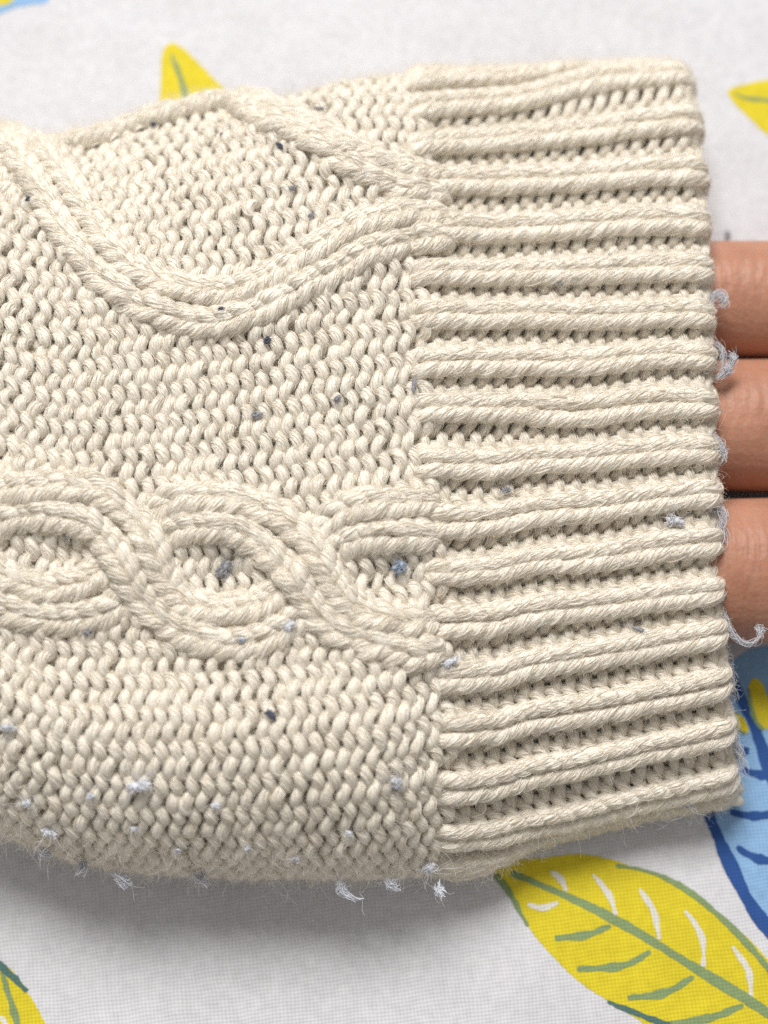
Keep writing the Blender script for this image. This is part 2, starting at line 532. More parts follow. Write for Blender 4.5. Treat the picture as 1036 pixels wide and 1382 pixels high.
def surf(X, ph, h=0.0):
    e = 0.02
    P = surf0(X, ph)
    dX = surf0(X + 0.4, ph) - surf0(X - 0.4, ph)
    dp = surf0(X, ph + e) - surf0(X, ph - e)
    n = np.cross(dp, dX)
    n /= np.linalg.norm(n, axis=-1)[..., None] + 1e-12
    return P + n * np.asarray(h)[..., None], n


# n must point outward
_, _n = surf(np.array([0.0]), np.array([PI / 2]))
NS = 1.0 if _n[0, 2] > 0 else -1.0
_surf = surf
def surf(X, ph, h=0.0):
    P, n = _surf(X, ph, 0.0 * np.asarray(X))
    n = n * NS
    return P + n * np.broadcast_to(np.asarray(h, float), P.shape[:-1])[..., None], n


gX, gP = np.meshgrid(np.linspace(-60, 56, 140), np.linspace(0.0, PI, 160), indexing='ij')
gI = proj(surf(gX, gP, 0.6)[0])


def hit(px, py, h=0.6):
    """surface coordinates X, phi seen at px, py"""
    px = np.atleast_1d(np.asarray(px, float)); py = np.atleast_1d(np.asarray(py, float))
    oX, oP = [], []
    for a, b in zip(px, py):
        i = np.argmin((gI[..., 0] - a) ** 2 + (gI[..., 1] - b) ** 2)
        oX.append(gX.flat[i]); oP.append(gP.flat[i])
    X, P = np.array(oX), np.array(oP)
    tgt = np.stack([px, py], -1)
    for _ in range(6):
        f = proj(surf(X, P, h)[0]) - tgt
        fx = (proj(surf(X + .05, P, h)[0]) - proj(surf(X - .05, P, h)[0])) / .1
        fp = (proj(surf(X, P + .004, h)[0]) - proj(surf(X, P - .004, h)[0])) / .008
        det = fx[:, 0] * fp[:, 1] - fx[:, 1] * fp[:, 0]
        det = np.where(np.abs(det) < 40, np.sign(det) * 40 + (det == 0), det)
        dX = (f[:, 0] * fp[:, 1] - f[:, 1] * fp[:, 0]) / det
        dP = (fx[:, 0] * f[:, 1] - fx[:, 1] * f[:, 0]) / det
        X = X - np.clip(dX, -2, 2); P = np.clip(P - np.clip(dP, -.05, .05), -0.05, PI + 0.05)
    return X, P


# where ribbing meets plain knitting, and the cuff edge, as functions of phi
bl = np.array([(553, 110), (556, 200), (560, 300), (562, 420), (563, 540), (570, 640), (578, 740), (590, 850), (598, 950), (602, 1050), (600, 1130)], float)
ed = np.array([(930, 85), (944, 150), (951, 250), (954, 330), (960, 450), (962, 560), (964, 700), (970, 830), (980, 920), (988, 1000), (999, 1070)], float)
bX, bP = hit(bl[:, 0], bl[:, 1]); eX, eP = hit(ed[:, 0], ed[:, 1])
bX, eX = gsm(bX, 1), gsm(eX, 1)


def Xb(ph): return np.interp(ph, bP, bX)
def Xe(ph): return np.interp(ph, eP, eX)


# rib valleys: image y at x = 600 and x = 910
G600 = [122, 173, 218, 278, 344, 394, 457, 522, 590, 658, 742, 795, 880, 945, 1023, 1098, 1152]
G910 = [94, 138, 202, 268, 332, 393, 457, 512, 576, 640, 702, 770, 831, 894, 968, 1029, 1085]
STN = [560, 600, 640, 680, 720, 770, 830, 910, 965]


def extend(P):
    P = np.maximum.accumulate(P + np.arange(17) * 1e-4)
    lo = P[0] - np.array([0.62, 0.40, 0.2]); hi = P[-1] + np.array([0.2, 0.42, 0.66])
    return np.concatenate([lo, P, hi])


KG = np.arange(-3, 20)
SX, SP = [], []
for xs in STN:
    f = (xs - 600) / 310.0
    ys = np.array(G600) * (1 - f) + np.array(G910) * f + 3.0 * np.sin(np.clip(f, 0, 1) * PI)
    xx, pp = hit([xs] * 17, ys)
    SX.append(float(xx.mean())); SP.append(extend(pp))
SX, SP = np.array(SX), np.array(SP)
for k in range(SP.shape[1]):
    SP[:, k] = np.convolve(np.pad(SP[:, k], 1, mode='reflect', reflect_type='odd'), [0.25, 0.5, 0.25], 'valid')
PB = SP[-2]
SPF = np.stack([np.interp(np.linspace(-3, 19, 221), KG, r) for r in SP])          # stations x fine rib coordinate


def cuff_phi(c, X):
    fc = np.clip((c + 3) * 10, 0, 219.999); j = fc.astype(int); b = fc - j
    fx = np.clip(np.interp(X, SX, np.arange(len(SX))), 0, len(SX) - 1.001); i = fx.astype(int); a = fx - i
    v = (1 - a) * ((1 - b) * SPF[i, j] + b * SPF[i, j + 1]) + a * ((1 - b) * SPF[i + 1, j] + b * SPF[i + 1, j + 1])
    return v + 0.0035 * wob(c * 0.9, X / 6.5, 3.0)


# plain-knit wales: evenly spread along the girth
NW = 31
PH = np.linspace(-0.42, PI + 0.42, 500)
TW = []
for x in XS:
    p = surf0(np.full_like(PH, x), PH)
    a = np.concatenate([[0], np.cumsum(np.linalg.norm(np.diff(p, axis=0), axis=1))])
    TW.append(np.interp(np.linspace(0, a[-1], NW * 8 + 1), a, PH))
TW = np.array(TW)


def body_phi(w, X):
    fx = np.clip((X - XS[0]) / (XS[1] - XS[0]), 0, len(XS) - 1.001); fw = np.clip(w * 8, 0, NW * 8 - 0.001)
    i, j = fx.astype(int), fw.astype(int); a, b = fx - i, fw - j
    return ((1 - a) * (1 - b) * TW[i, j] + a * (1 - b) * TW[i + 1, j] + (1 - a) * b * TW[i, j + 1] + a * b * TW[i + 1, j + 1])


# ------------------------------------------------------------------ cable paths on the surface
PATHS = {
    'wave_low': [(-60, 135), (0, 176), (40, 214), (75, 262), (112, 318), (160, 372), (220, 406), (290, 419), (350, 403), (420, 362), (480, 329), (530, 312), (575, 310), (605, 311)],
    'wave_top': [(-60, 300), (0, 250), (40, 224), (80, 209), (130, 196), (200, 178), (260, 162), (320, 156), (380, 166), (440, 195), (500, 228), (560, 248), (605, 249)],
    'chain_a': [(-60, 730), (-20, 700), (0, 688), (60, 675), (120, 682), (160, 712), (185, 754), (208, 800), (245, 834), (300, 848), (355, 842), (395, 814), (418, 774), (440, 732), (475, 706), (530, 700), (605, 702)],
    'chain_b': [(-60, 755), (-20, 785), (0, 797), (55, 814), (115, 810), (158, 788), (186, 752), (208, 716), (245, 695), (300, 692), (352, 707), (395, 744), (420, 783), (445, 822), (490, 849), (550, 861), (605, 857)],
}
BW = {'wave_low': 3.6, 'wave_top': 2.5, 'chain_a': 3.75, 'chain_b': 3.75}   # half widths, mm
BANDS = {}
for k, pts in PATHS.items():
    p = smooth_poly(pts, closed=False, step=6.0)
    X, P = hit(p[:, 0], p[:, 1])
    X, P = gsm(X, 2), gsm(P, 2)
    C, N = surf(X, P, 0.0)
    seg = np.linalg.norm(np.diff(C, axis=0), axis=1)
    s = np.concatenate([[0], np.cumsum(seg)])
    BANDS[k] = dict(X=X, P=P, C=C, N=N, s=s, L=s[-1])
ALLC = np.concatenate([BANDS[k]['C'] for k in BANDS]); ALLW = np.concatenate([np.full(len(BANDS[k]['C']), BW[k]) for k in BANDS])


def band_dist(P):
    """distance to the nearest cable centre over its half width"""
    sh = P.shape[:-1]; Q = P.reshape(-1, 3)
    out = np.empty(len(Q))
    for i in range(0, len(Q), 4000):
        d = np.linalg.norm(Q[i:i + 4000, None] - ALLC[None], axis=2) / ALLW[None]
        out[i:i + 4000] = d.min(1)
    return out.reshape(sh)


HOLES = surf(*hit([95, 300, 525], [742, 770, 778]), 0.0)[0]


def lift(P):
    d = band_dist(P)
    v = 1.25 * np.exp(-(d / 1.0) ** 2)
    for q in HOLES:
        v = v - 1.1 * np.exp(-(np.linalg.norm(P - q, axis=-1) / 2.6) ** 2)
    return v, d


# ------------------------------------------------------------------ the sleeve
sleeve = empty('sweater_sleeve')
tag(sleeve, 'cream cable knit sweater sleeve with ribbed cuff lying on the sheet', 'sleeve')

FUZZ = {}


def collect(key, P, N, R):
    FUZZ.setdefault(key, []).append((P, N, R))


# --- plain knit body: smooth fabric behind, rows of yarn in front
phg = np.linspace(0, 2 * PI, 241)[:-1]
phm = np.where(phg > PI + 0.6, 2 * PI - phg, phg)
rows = []
for t in np.linspace(0, 1, 150):
    xb = Xb(np.clip(phm, 0, PI)) + 1.0
    rows.append(-60 + (xb + 60) * t)
GXb = np.array(rows); GPb = np.broadcast_to(phg, GXb.shape)
Pb, _ = surf(GXb, GPb, 0.0)
lv, _ = lift(Pb)
Gb, _ = surf(GXb, GPb, np.where(np.sin(GPb) > -0.1, lv * 1.0 - 0.72, -0.2))
body = grid_mesh('sleeve_body', Gb, FABRIC, sleeve, close=True)

ROW = 1.78
K = 28
NROWS = 37
tt = np.linspace(-PI, PI, K + 1)[:-1]
for i in range(NROWS):
    wv = []
    for j in range(NW):
        wv.append(j + 0.5 + tt / (2 * PI))
    w = np.concatenate(wv)
    t = np.tile(tt, NW)
    jj = np.repeat(np.arange(NW), K)
    ja = rng.normal(0, 1, (4, NW))                           # each stitch its own small quirks
    win = (1 + np.cos(t)) / 2
    a = 0.21 + 0.025 * ja[0][jj]
    ww = w + a * np.sin(2 * t) * 0.62 + 0.03 * ja[1][jj] * win
    hh = 0.74 + 0.09 * ja[2][jj] * win
    rr = i + 0.3 + hh * -np.cos(t) * -1.0 + (0.30 + 0.10 * ja[0][jj] * win) * np.sin(t) * np.abs(np.cos(t))
    Xr0 = np.full_like(w, 0.0)
    # row r counts away from the ribbing (to the left)
    ph = body_phi(ww, Xr0)
    for _ in range(2):
        Xr = Xb(np.clip(ph, 0, PI)) + 0.3 - rr * ROW + 0.35 * wob(w * 0.5, i * 0.35, 5.0) + 0.5 * wob(w * 0.22, i * 0.12, 1.0)
        ph = body_phi(ww, Xr)
    P0, N0 = surf(Xr, ph, 0.0)
    lv, bd = lift(P0)
    h = 0.60 * np.cos(2 * t) * (1 + 0.2 * ja[3][jj] * win) + lv * 1.0 - 0.9 * (1 - sstep(0.55, 1.05, bd)) + 0.16 * wob(w, i * 0.9, 2.0) + 0.10 * ja[2][jj] * win
    P = P0 + N0 * h[:, None]
    R = 0.645 * (1 + 0.05 * ja[1][jj] * win) * (1 + 0.10 * wob(w * 3.1, i * 2.7, 1.0)) * (1 + 0.10 * np.cos(2 * t))
    T = Tubes(12)
    T.add(P, R, N0, twist=0.75, lobes=0.028, phase=i * 1.7)
    T.build('yarn_row', YARN, body)
    vis = (bd > 0.5) & (Xr > -56)
    collect('body', P[vis], N0[vis], R[vis])

# --- cables: columns of knit stitches riding on the body
OVER = {'chain_a': [(186, 753, 1.0), (419, 778, -1.0)], 'chain_b': [(186, 753, -1.0), (419, 778, 1.0)],
        'wave_low': [(40, 217, 1.0)], 'wave_top': [(40, 217, -0.5)]}
LABEL = {'wave_low': 'thick cable curving up to the ribbing', 'wave_top': 'cable along the far edge of the sleeve',
         'chain_a': 'cable strand over the first link', 'chain_b': 'cable strand under the first link'}
CABLE = {}
for k, B in BANDS.items():
    cab = empty('cable', sleeve)
    CABLE[k] = cab
    tag(cab, LABEL[k])
    cross = [(surf(*hit([x], [y]), 0.0)[0][0], v) for x, y, v in OVER[k]]
    ncol = 2
    half = BW[k]
    cw = 2 * half / ncol
    pitch = 1.95
    for c in range(ncol):
        off = (c + 0.5) * cw - half
        n = int(B['L'] / pitch)
        T = Tubes(12)
        for q in range(n):
            t = np.linspace(-PI * 0.94, PI * 0.94, K + 1)
            jt = rng.normal(0, 1, 4)
            al = (q + 0.5) * pitch - 0.88 * pitch * np.cos(t) * (1 + 0.10 * jt[0])
            la = off + cw * (t / (2 * PI) * 0.92 + 0.19 * np.sin(2 * t)) + 0.15 * jt[1] + 0.22 * math.sin(q * 0.5 + c * 2.0)
            al = np.clip(al, 0, B['L'] - 1e-3)
            C = np.stack([np.interp(al, B['s'], B['C'][:, d]) for d in range(3)], -1)
            N = np.stack([np.interp(al, B['s'], B['N'][:, d]) for d in range(3)], -1)
            e = 0.3
            Tn = np.stack([np.interp(np.clip(al + e, 0, B['L']), B['s'], B['C'][:, d]) - np.interp(np.clip(al - e, 0, B['L']), B['s'], B['C'][:, d]) for d in range(3)], -1)
            Tn /= np.linalg.norm(Tn, axis=1)[:, None] + 1e-9
            Bn = np.cross(N, Tn)
            h = 0.70 + 0.60 * (1 - (la / half) ** 2) - 0.50 * np.cos(2 * t) + 0.15 * jt[2]
            # the ends of the stitch dive behind
            h = h - 0.5 * sstep(0.75 * PI, PI, np.abs(t))
            if k.startswith('wave'):
                h = h - 0.9 * (1 - sstep(-46, -41, C[:, 0]))
            if k == 'wave_top':
                h = h + 0.9 * sstep(-44, -40, C[:, 0]) * (1 - sstep(-26, -10, C[:, 0]))
            for cp, v in cross:
                dd = np.linalg.norm(C - cp, axis=1)
                h = h + (0.7 if v > 0 else 1.7 * v) * np.exp(-(dd / 4.2) ** 2)
            # sink into the ribbing at the end, fade out where it joins
            h = h - 0.5 * sstep(B['L'] - 4, B['L'], al)
            P = C + Bn * la[:, None] + N * h[:, None]
            R = 0.84 * (1 + 0.08 * jt[3]) * (1 + 0.10 * np.sin(np.abs(t)))
            T.add(P, R, N, twist=0.75, lobes=0.03, phase=q * 2.1 + c)
            collect(k, P, N, np.broadcast_to(R, (len(P),)))
        T.build('knit_column', YARN, cab)

# --- cuff: folded fabric tube behind, ribs and purl valleys in front
NR = 18
pe = np.clip(phm, 0, PI)
layers = []
for s in np.linspace(-0.02, 1.0, 60):
    x = Xb(pe) + s * (Xe(pe) - Xb(pe)) - 0.7
    layers.append((x, np.full_like(x, -1.12) - 1.1 * max(0, (s - 0.94) / 0.06) ** 2 + 0.7 * (np.sin(phg) < -0.05)))
for d in np.linspace(0.4, 22, 24):
    x = Xe(pe) - 0.7 - d
    layers.append((x, np.full_like(x, -2.7) + 0.7 * (np.sin(phg) < -0.05) - 0.2 * min(1, d / 3)))
GXc = np.array([l[0] for l in layers]); Hc = np.array([l[1] for l in layers]); GPc = np.broadcast_to(phg, GXc.shape)
Gc, _ = surf(GXc, GPc, Hc)
Gc[..., 2] = np.maximum(Gc[..., 2], 0.5)
cuff = grid_mesh('ribbed_cuff', Gc, FABRIC, sleeve, close=True)

# the yarn of a cuff row runs through a knit stitch (rib) and a narrow purl stitch (valley) in turn
KF = 0.56                                   # share of a rib's pitch taken by the knit stitch
KK, KP = 26, 14
tk = np.linspace(-PI, PI, KK + 1)[:-1]; tp = np.linspace(-PI, PI, KP + 1)[:-1]
C0, C1 = -2, 18
ribs = {c: Tubes(12) for c in range(C0, C1)}
gaps = {c: Tubes(10) for c in range(C0, C1)}
for r in range(NR):
    cs, ts, sg, cid, isk = [], [], [], [], []
    for c in range(C0, C1):
        # valley centred on c, rib centred on c + 0.5
        cs.append(c + 0.05 * np.cos(tp / 2) + (1 - KF) * tp / (2 * PI)); ts.append(tp); sg.append(np.full(KP, -1.0)); cid.append(np.full(KP, c)); isk.append(np.zeros(KP, bool))
        cs.append(c + 0.5 + KF * tk / (2 * PI)); ts.append(tk); sg.append(np.ones(KK)); cid.append(np.full(KK, c)); isk.append(np.ones(KK, bool))
    cs, t, sg, cid, isk = map(np.concatenate, (cs, ts, sg, cid, isk))
    ker = np.array([1, 2, 3, 2, 1]) / 9.0
    ss = np.convolve(np.pad(sg, 2, mode='edge'), ker, 'valid')
    qk = rng.normal(0, 1, (4, C1 - C0)); ci = cid - C0
    win = (1 + np.cos(t)) / 2
    la = np.where(isk, KF * 0.145 * np.sin(2 * t), (1 - KF) * 0.10 * np.sin(2 * t))
    cc = cs + la + 0.012 * qk[0][ci] * win
    hh = np.where(isk, 1.02, 0.22) + 0.07 * qk[1][ci] * win
    hh = np.convolve(np.pad(hh, 4, mode='edge'), np.ones(9) / 9, 'valid')
    rr = NR - (r + 0.45) - hh * np.cos(t)            # heads point away from the cuff edge (to the left)
    X = np.zeros_like(cc)
    ph = cuff_phi(cc, X + 20)
    for _ in range(3):
        pc = np.clip(ph, 0, PI)
        X = Xb(pc) + np.clip(rr / NR, -0.03, 1.0) * (Xe(pc) - Xb(pc)) + 0.12 * wob(cs * 1.7, r * 0.8, 4.0)
        ph = cuff_phi(cc, X)
    P0, N0 = surf(X, ph, 0.0)
    s = rr / NR
    h = ss * -0.46 * np.cos(2 * t) + np.where(ss > 0, 0.72 * ss, 0.55 * ss)
    h = h + np.where(isk, 0.0, (0.75 * sstep(-0.1, 0.2, cs - cid) - 0.25) * np.cos(t / 2))
    h = h - 1.5 * np.clip((s - 0.945) / 0.055, 0, 1.1) ** 2 + 0.07 * wob(cs * 2.0, r * 0.6, 1.5)
    h = h - 0.5 * (1 - sstep(-0.02, 0.05, s))
    P = P0 + N0 * h[:, None]
    P[:, 2] = np.maximum(P[:, 2], 0.9)
    R = np.where(isk, 0.92, 0.60) * (1 + 0.05 * wob(cs * 9.0, r * 2.2, 1.0))
    R = np.convolve(np.pad(R, 2, mode='edge'), ker, 'valid')
    arc = np.concatenate([[0], np.cumsum(np.linalg.norm(np.diff(P, axis=0), axis=1))])
    o = 0
    for c in range(C0, C1):
        a, b = o, min(o + KP + 1, len(P)); gaps[c].add(P[a:b], R[a:b], N0[a:b], arc[a:b], 0.75, 0.05, phase=r * 1.3)
        o += KP
        a, b = o, min(o + KK + 1, len(P)); ribs[c].add(P[a:b], R[a:b], N0[a:b], arc[a:b], 0.75, 0.045, phase=r * 1.3)
        o += KK
    v = (P[:, 2] > 3.0)
    collect('cuff', P[v], N0[v], R[v])
for c in range(C0, C1):
    ribs[c].build('rib', YARN, cuff)
    gaps[c].build('purl_valley', YARN, cuff)


# the back half of the cuff shows as a thin second edge along the bottom fold
for k, (inset, zz) in enumerate(((0.75, 1.7), (2.3, 1.5))):
    q = BOT[(BOT[:, 0] >= 640) & (BOT[:, 0] <= 1000)]
    B0 = on_plane(q[:, 0], q[:, 1], zz)
    B0[:, 1] += inset
    B0 = smooth_poly(B0, closed=False, step=0.35)
    u = np.arange(len(B0)) * 0.35
    B0[:, 2] += 0.12 * np.sin(u * 2 * PI / 2.1) + 0.1 * wob(u * 0.3, u * 0.1, k)
    B0[:, 1] += 0.10 * np.cos(u * 2 * PI / 2.1) + 0.25 * wob(u * 0.13, u * 0.05, 2 + k)
    Nn = np.broadcast_to(np.array([0, -0.5, 0.87]), B0.shape).copy()
    Rk = 0.85 * (1 + 0.07 * wob(u * 1.5, u, 3 + k))
    T = Tubes(12)
    T.add(B0, Rk, Nn, twist=0.75, lobes=0.045)
    T.build('back_edge', YARN, cuff)
    collect('cuff', B0, Nn, Rk)

# bound-off edge: one yarn looping along the end of the ribs
pz = np.linspace(-0.35, PI + 0.35, 900)
pc = np.clip(pz, 0, PI)
cc = np.interp(pz, PB, KG)
Xz = Xe(pc) - 0.55 + 0.28 * np.cos(4 * PI * cc + 0.4) + 0.10 * wob(cc * 3, cc, 1.0)
Pz, Nz = surf(Xz, pz, -0.75 - 0.5 * np.cos(2 * PI * cc) + 0.30 * np.sin(4 * PI * cc))
Pz[:, 2] = np.maximum(Pz[:, 2], 0.9)
T = Tubes(12)
T.add(Pz, 0.72 * (1 + 0.08 * wob(cc * 5, cc * 2, 2.0)), Nz, twist=0.75, lobes=0.055)
T.build('edge_row', YARN, cuff)
collect('cuff', Pz, Nz, np.full(len(Pz), 0.72))


# --- fibres: hugging the yarn, and loose fuzz standing off it
def fuzz(key, n_hug, n_fly, n_fluff, parent, fly_len):
    segs = FUZZ[key]
    P = np.concatenate([s[0] for s in segs]); N = np.concatenate([s[1] for s in segs]); R = np.concatenate([s[2] for s in segs])
    ln = np.array([len(s[0]) for s in segs]); st = np.concatenate([[0], np.cumsum(ln)[:-1]])
    ok = np.concatenate([np.arange(l) < l - 9 for l in ln])
    idx = np.nonzero(ok)[0]
    # hugging fibres
    pick = rng.choice(idx, n_hug)
    Kp = 7
    j = pick[:, None] + np.arange(Kp)[None]
    C = P[j]; Nn = N[j]; Rr = R[j]
    T = np.gradient(C, axis=1); T /= np.linalg.norm(T, axis=2)[..., None] + 1e-9
    B = np.cross(T, Nn); B /= np.linalg.norm(B, axis=2)[..., None] + 1e-9
    N2 = np.cross(B, T)
    d = np.linalg.norm(np.diff(C, axis=1), axis=2)
    arc = np.concatenate([np.zeros((n_hug, 1)), np.cumsum(d, 1)], 1)
    bad = d.max(1) > 1.2
    th = rng.uniform(-1.7, 1.7, n_hug)[:, None] - 0.75 * arc * rng.normal(0.9, 0.5, n_hug)[:, None] + 0.375 * arc[:, -1:]
    bow = np.sin(np.linspace(0, PI, Kp))[None] * np.abs(rng.normal(0, 0.09, n_hug))[:, None]
    rad = Rr * 1.01 + bow + rng.normal(0, 0.015, (n_hug, Kp))
    S = C + rad[..., None] * (np.cos(th)[..., None] * N2 + np.sin(th)[..., None] * B)
    S = S[~bad]
    wd = np.interp(np.linspace(0, 1, Kp), [0, .3, .7, 1], [0.010, 0.042, 0.042, 0.010])[None] * (rng.uniform(0.4, 1.4, len(S)) * np.where(rng.random(len(S)) < 0.25, 1.9, 1.0))[:, None]
    hair('yarn_fibres', S, wd, FIBRE, parent)
    # loose fuzz, thickest along the turned-away edges
    pw = 1 + 6.0 * (N[idx, 2] < 0.6); pw = pw / pw.sum()
    pick = rng.choice(idx, n_fly, p=pw)
    Kp = 8
    c0 = P[pick]; nn = N[pick]
    t0 = P[pick + 1] - P[pick]; t0 /= np.linalg.norm(t0, axis=1)[:, None] + 1e-9
    b0 = np.cross(t0, nn); b0 /= np.linalg.norm(b0, axis=1)[:, None] + 1e-9
    a = rng.uniform(-1.5, 1.5, n_fly)[:, None]
    out = np.cos(a) * nn + np.sin(a) * b0
    L = (rng.gamma(2.0, 0.5, n_fly) * fly_len)[:, None]
    dirv = out * rng.uniform(0.25, 1.0, (n_fly, 1)) + rng.normal(0, 0.75, (n_fly, 3))
    dirv /= np.linalg.norm(dirv, axis=1)[:, None]
    side = np.cross(dirv, rng.normal(0, 1, (n_fly, 3))); side /= np.linalg.norm(side, axis=1)[:, None] + 1e-9
    sid2 = np.cross(dirv, side)
    u = np.linspace(0, 1, Kp)
    k1 = rng.uniform(1.0, 5.0, n_fly)[:, None]; k2 = rng.uniform(0, 6.28, n_fly)[:, None]
    amp = rng.uniform(0.08, 0.38, n_fly)[:, None] * L
    S = (c0 + out * R[pick][:, None] * 0.95)[:, None] + dirv[:, None] * (L * u[None])[..., None] \
        + side[:, None] * (amp * (np.sin(k1 * u[None] + k2) - np.sin(k2)))[..., None] + sid2[:, None] * (amp * (np.cos(k1 * 1.3 * u[None] + k2) - np.cos(k2)))[..., None]
    wd = np.linspace(0.013, 0.007, Kp)[None] * rng.uniform(0.7, 1.25, n_fly)[:, None]
    hair('fuzz', S, wd, FLY, parent)
    # short fluff that blurs the outline of every strand
    pick = rng.choice(idx, n_fluff)
    Kp = 5
    nn = N[pick]
    t0 = P[pick + 1] - P[pick]; t0 /= np.linalg.norm(t0, axis=1)[:, None] + 1e-9
    b0 = np.cross(t0, nn); b0 /= np.linalg.norm(b0, axis=1)[:, None] + 1e-9
    n0 = np.cross(b0, t0)
    a = rng.uniform(-1.9, 1.9, n_fluff)[:, None]
    out = np.cos(a) * n0 + np.sin(a) * b0
    L = (0.25 + rng.gamma(2.0, 0.17, n_fluff))[:, None]
    dirv = out * 0.45 + rng.normal(0, 0.8, (n_fluff, 3))
    dirv /= np.linalg.norm(dirv, axis=1)[:, None]
    bend = np.cross(dirv, rng.normal(0, 1, (n_fluff, 3)))
    u = np.linspace(0, 1, Kp)
    c0 = P[pick] + t0 * rng.uniform(-0.15, 0.3, (n_fluff, 1)) + out * (R[pick] * rng.uniform(0.93, 1.05, n_fluff))[:, None]
    S = c0[:, None] + dirv[:, None] * (L * u[None])[..., None] + bend[:, None] * (0.3 * L * (u * u)[None])[..., None]
    wd = np.linspace(0.013, 0.007, Kp)[None] * rng.uniform(0.7, 1.4, n_fluff)[:, None]
    hair('fluff', S, wd, FLY, parent)


fuzz('body', 66000, 60000, 130000, body, 0.95)
for k in CABLE:
    fuzz(k, 9000, 5500, 12500, CABLE[k], 0.9)
fuzz('cuff', 66000, 46000, 110000, cuff, 0.8)


# ------------------------------------------------------------------ the hand inside the sleeve
def skin_material():
    m, nt, p = new_mat('skin')
    L = nt.links.new
    geo = nd(nt, 'ShaderNodeNewGeometry')
    n1 = nd(nt, 'ShaderNodeTexNoise'); n1.inputs['Scale'].default_value = 160; n1.inputs['Detail'].default_value = 4
    L(geo.outputs['Position'], n1.inputs['Vector'])
    mix = nd(nt, 'ShaderNodeMix', data_type='RGBA')
    mix.inputs[6].default_value = (0.35, 0.145, 0.088, 1); mix.inputs[7].default_value = (0.57, 0.31, 0.21, 1)
    L(n1.outputs[0], mix.inputs[0]); L(mix.outputs[2], p.inputs['Base Color'])
    p.inputs['Roughness'].default_value = 0.5
    p.inputs['Specular IOR Level'].default_value = 0.35
    p.inputs['Subsurface Weight'].default_value = 0.35
    p.inputs['Subsurface Radius'].default_value = (1.0, 0.35, 0.18)
    p.inputs['Subsurface Scale'].default_value = 0.0022
    mp = nd(nt, 'ShaderNodeMapping'); mp.inputs['Scale'].default_value = (1300, 240, 240)
    L(geo.outputs['Position'], mp.inputs['Vector'])
    n2 = nd(nt, 'ShaderNodeTexNoise'); n2.inputs['Scale'].default_value = 1.0; n2.inputs['Detail'].default_value = 3; n2.inputs['Distortion'].default_value = 0.6
    L(mp.outputs[0], n2.inputs['Vector'])
    v = nd(nt, 'ShaderNodeTexVoronoi'); v.inputs['Scale'].default_value = 1500
    L(geo.outputs['Position'], v.inputs['Vector'])
    hgt = mth(nt, 'ADD', n2.outputs[0], mth(nt, 'MULTIPLY', v.outputs['Distance'], 0.5))
    b = nd(nt, 'ShaderNodeBump'); b.inputs['Strength'].default_value = 0.7; b.inputs['Distance'].default_value = 0.00013
    L(hgt, b.inputs['Height']); L(b.outputs[0], p.inputs['Normal'])
    return m


SKIN = skin_material()
bmh = bmesh.new()


def limb(pts, radii, flat=0.92, sides=28):
    """closed tapered limb through the points (mm)"""
    P = smooth_poly(pts, closed=False, step=1.0)
    d = np.concatenate([[0], np.cumsum(np.linalg.norm(np.diff(np.asarray(pts, float), axis=0), axis=1))])
    a = np.concatenate([[0], np.cumsum(np.linalg.norm(np.diff(P, axis=0), axis=1))])
    R = np.interp(a / a[-1], d / d[-1], radii)
    R0 = R[0]; R1 = R[-1]
    T = np.gradient(P, axis=0); T /= np.linalg.norm(T, axis=1)[:, None]
    # round ends
    ang = np.linspace(PI / 2, 0, 8)[:-1]
    pre = [P[0] - T[0] * R0 * math.sin(x) for x in ang]; preR = [max(0.02, R0 * math.cos(x)) for x in ang]
    post = [P[-1] + T[-1] * R1 * math.sin(x) for x in ang[::-1]]; postR = [max(0.02, R1 * math.cos(x)) for x in ang[::-1]]
    P = np.array(pre + list(P) + post); R = np.array(preR + list(R) + postR)
    T = np.gradient(P, axis=0); T /= np.linalg.norm(T, axis=1)[:, None] + 1e-9
    B = np.cross(T, np.array([0, 0, 1.0])); B /= np.linalg.norm(B, axis=1)[:, None] + 1e-9
    N = np.cross(B, T)
    th = np.linspace(0, 2 * PI, sides + 1)[:-1]
    V = P[:, None] + R[:, None, None] * (np.cos(th)[None, :, None] * B[:, None] + flat * np.sin(th)[None, :, None] * N[:, None])
    vv = [[bmh.verts.new(x) for x in ring] for ring in V]
    for i in range(len(vv) - 1):
        for j in range(sides):
            bmh.faces.new((vv[i][j], vv[i][(j + 1) % sides], vv[i + 1][(j + 1) % sides], vv[i + 1][j]))
    bmh.faces.new(vv[0][::-1]); bmh.faces.new(vv[-1])


def edge_y(y, z): return float(on_plane([1000], [y], z)[0, 1])
FING = []
for (ya, yb, lenx, zz) in ((331, 481, 78, 7.4), (490, 662, 88, 7.8), (676, 866, 84, 8.2)):
    a, b = edge_y(ya, zz), edge_y(yb, zz)
    FING.append(((a + b) / 2, (a - b) / 2, lenx, zz))
for (yc, R, lx, zz) in FING:
    kx = 50.0                                     # middle knuckle just past the picture's edge
    limb([(-12, yc * 0.80 - 1, 8.0), (10, yc * 0.93, zz), (30, yc, zz), (kx, yc, zz + .3), (kx + 16, yc, zz - .4), (lx, yc * 0.99, zz - 1.4)],
         [R * 1.05, R * 1.0, R * 0.985, R * 1.02, R * 0.93, R * 0.72], 0.92)
y1 = FING[0][0]
limb([(-12, y1 * 0.85 + 14, 8.6), (5, y1 + 14.2, 8.2), (22, y1 + 14.0, 7.6), (31, y1 + 13.4, 6.8)], [6.6, 6.2, 5.6, 4.2], 0.9)     # fourth finger, still inside
y3 = FING[2][0]
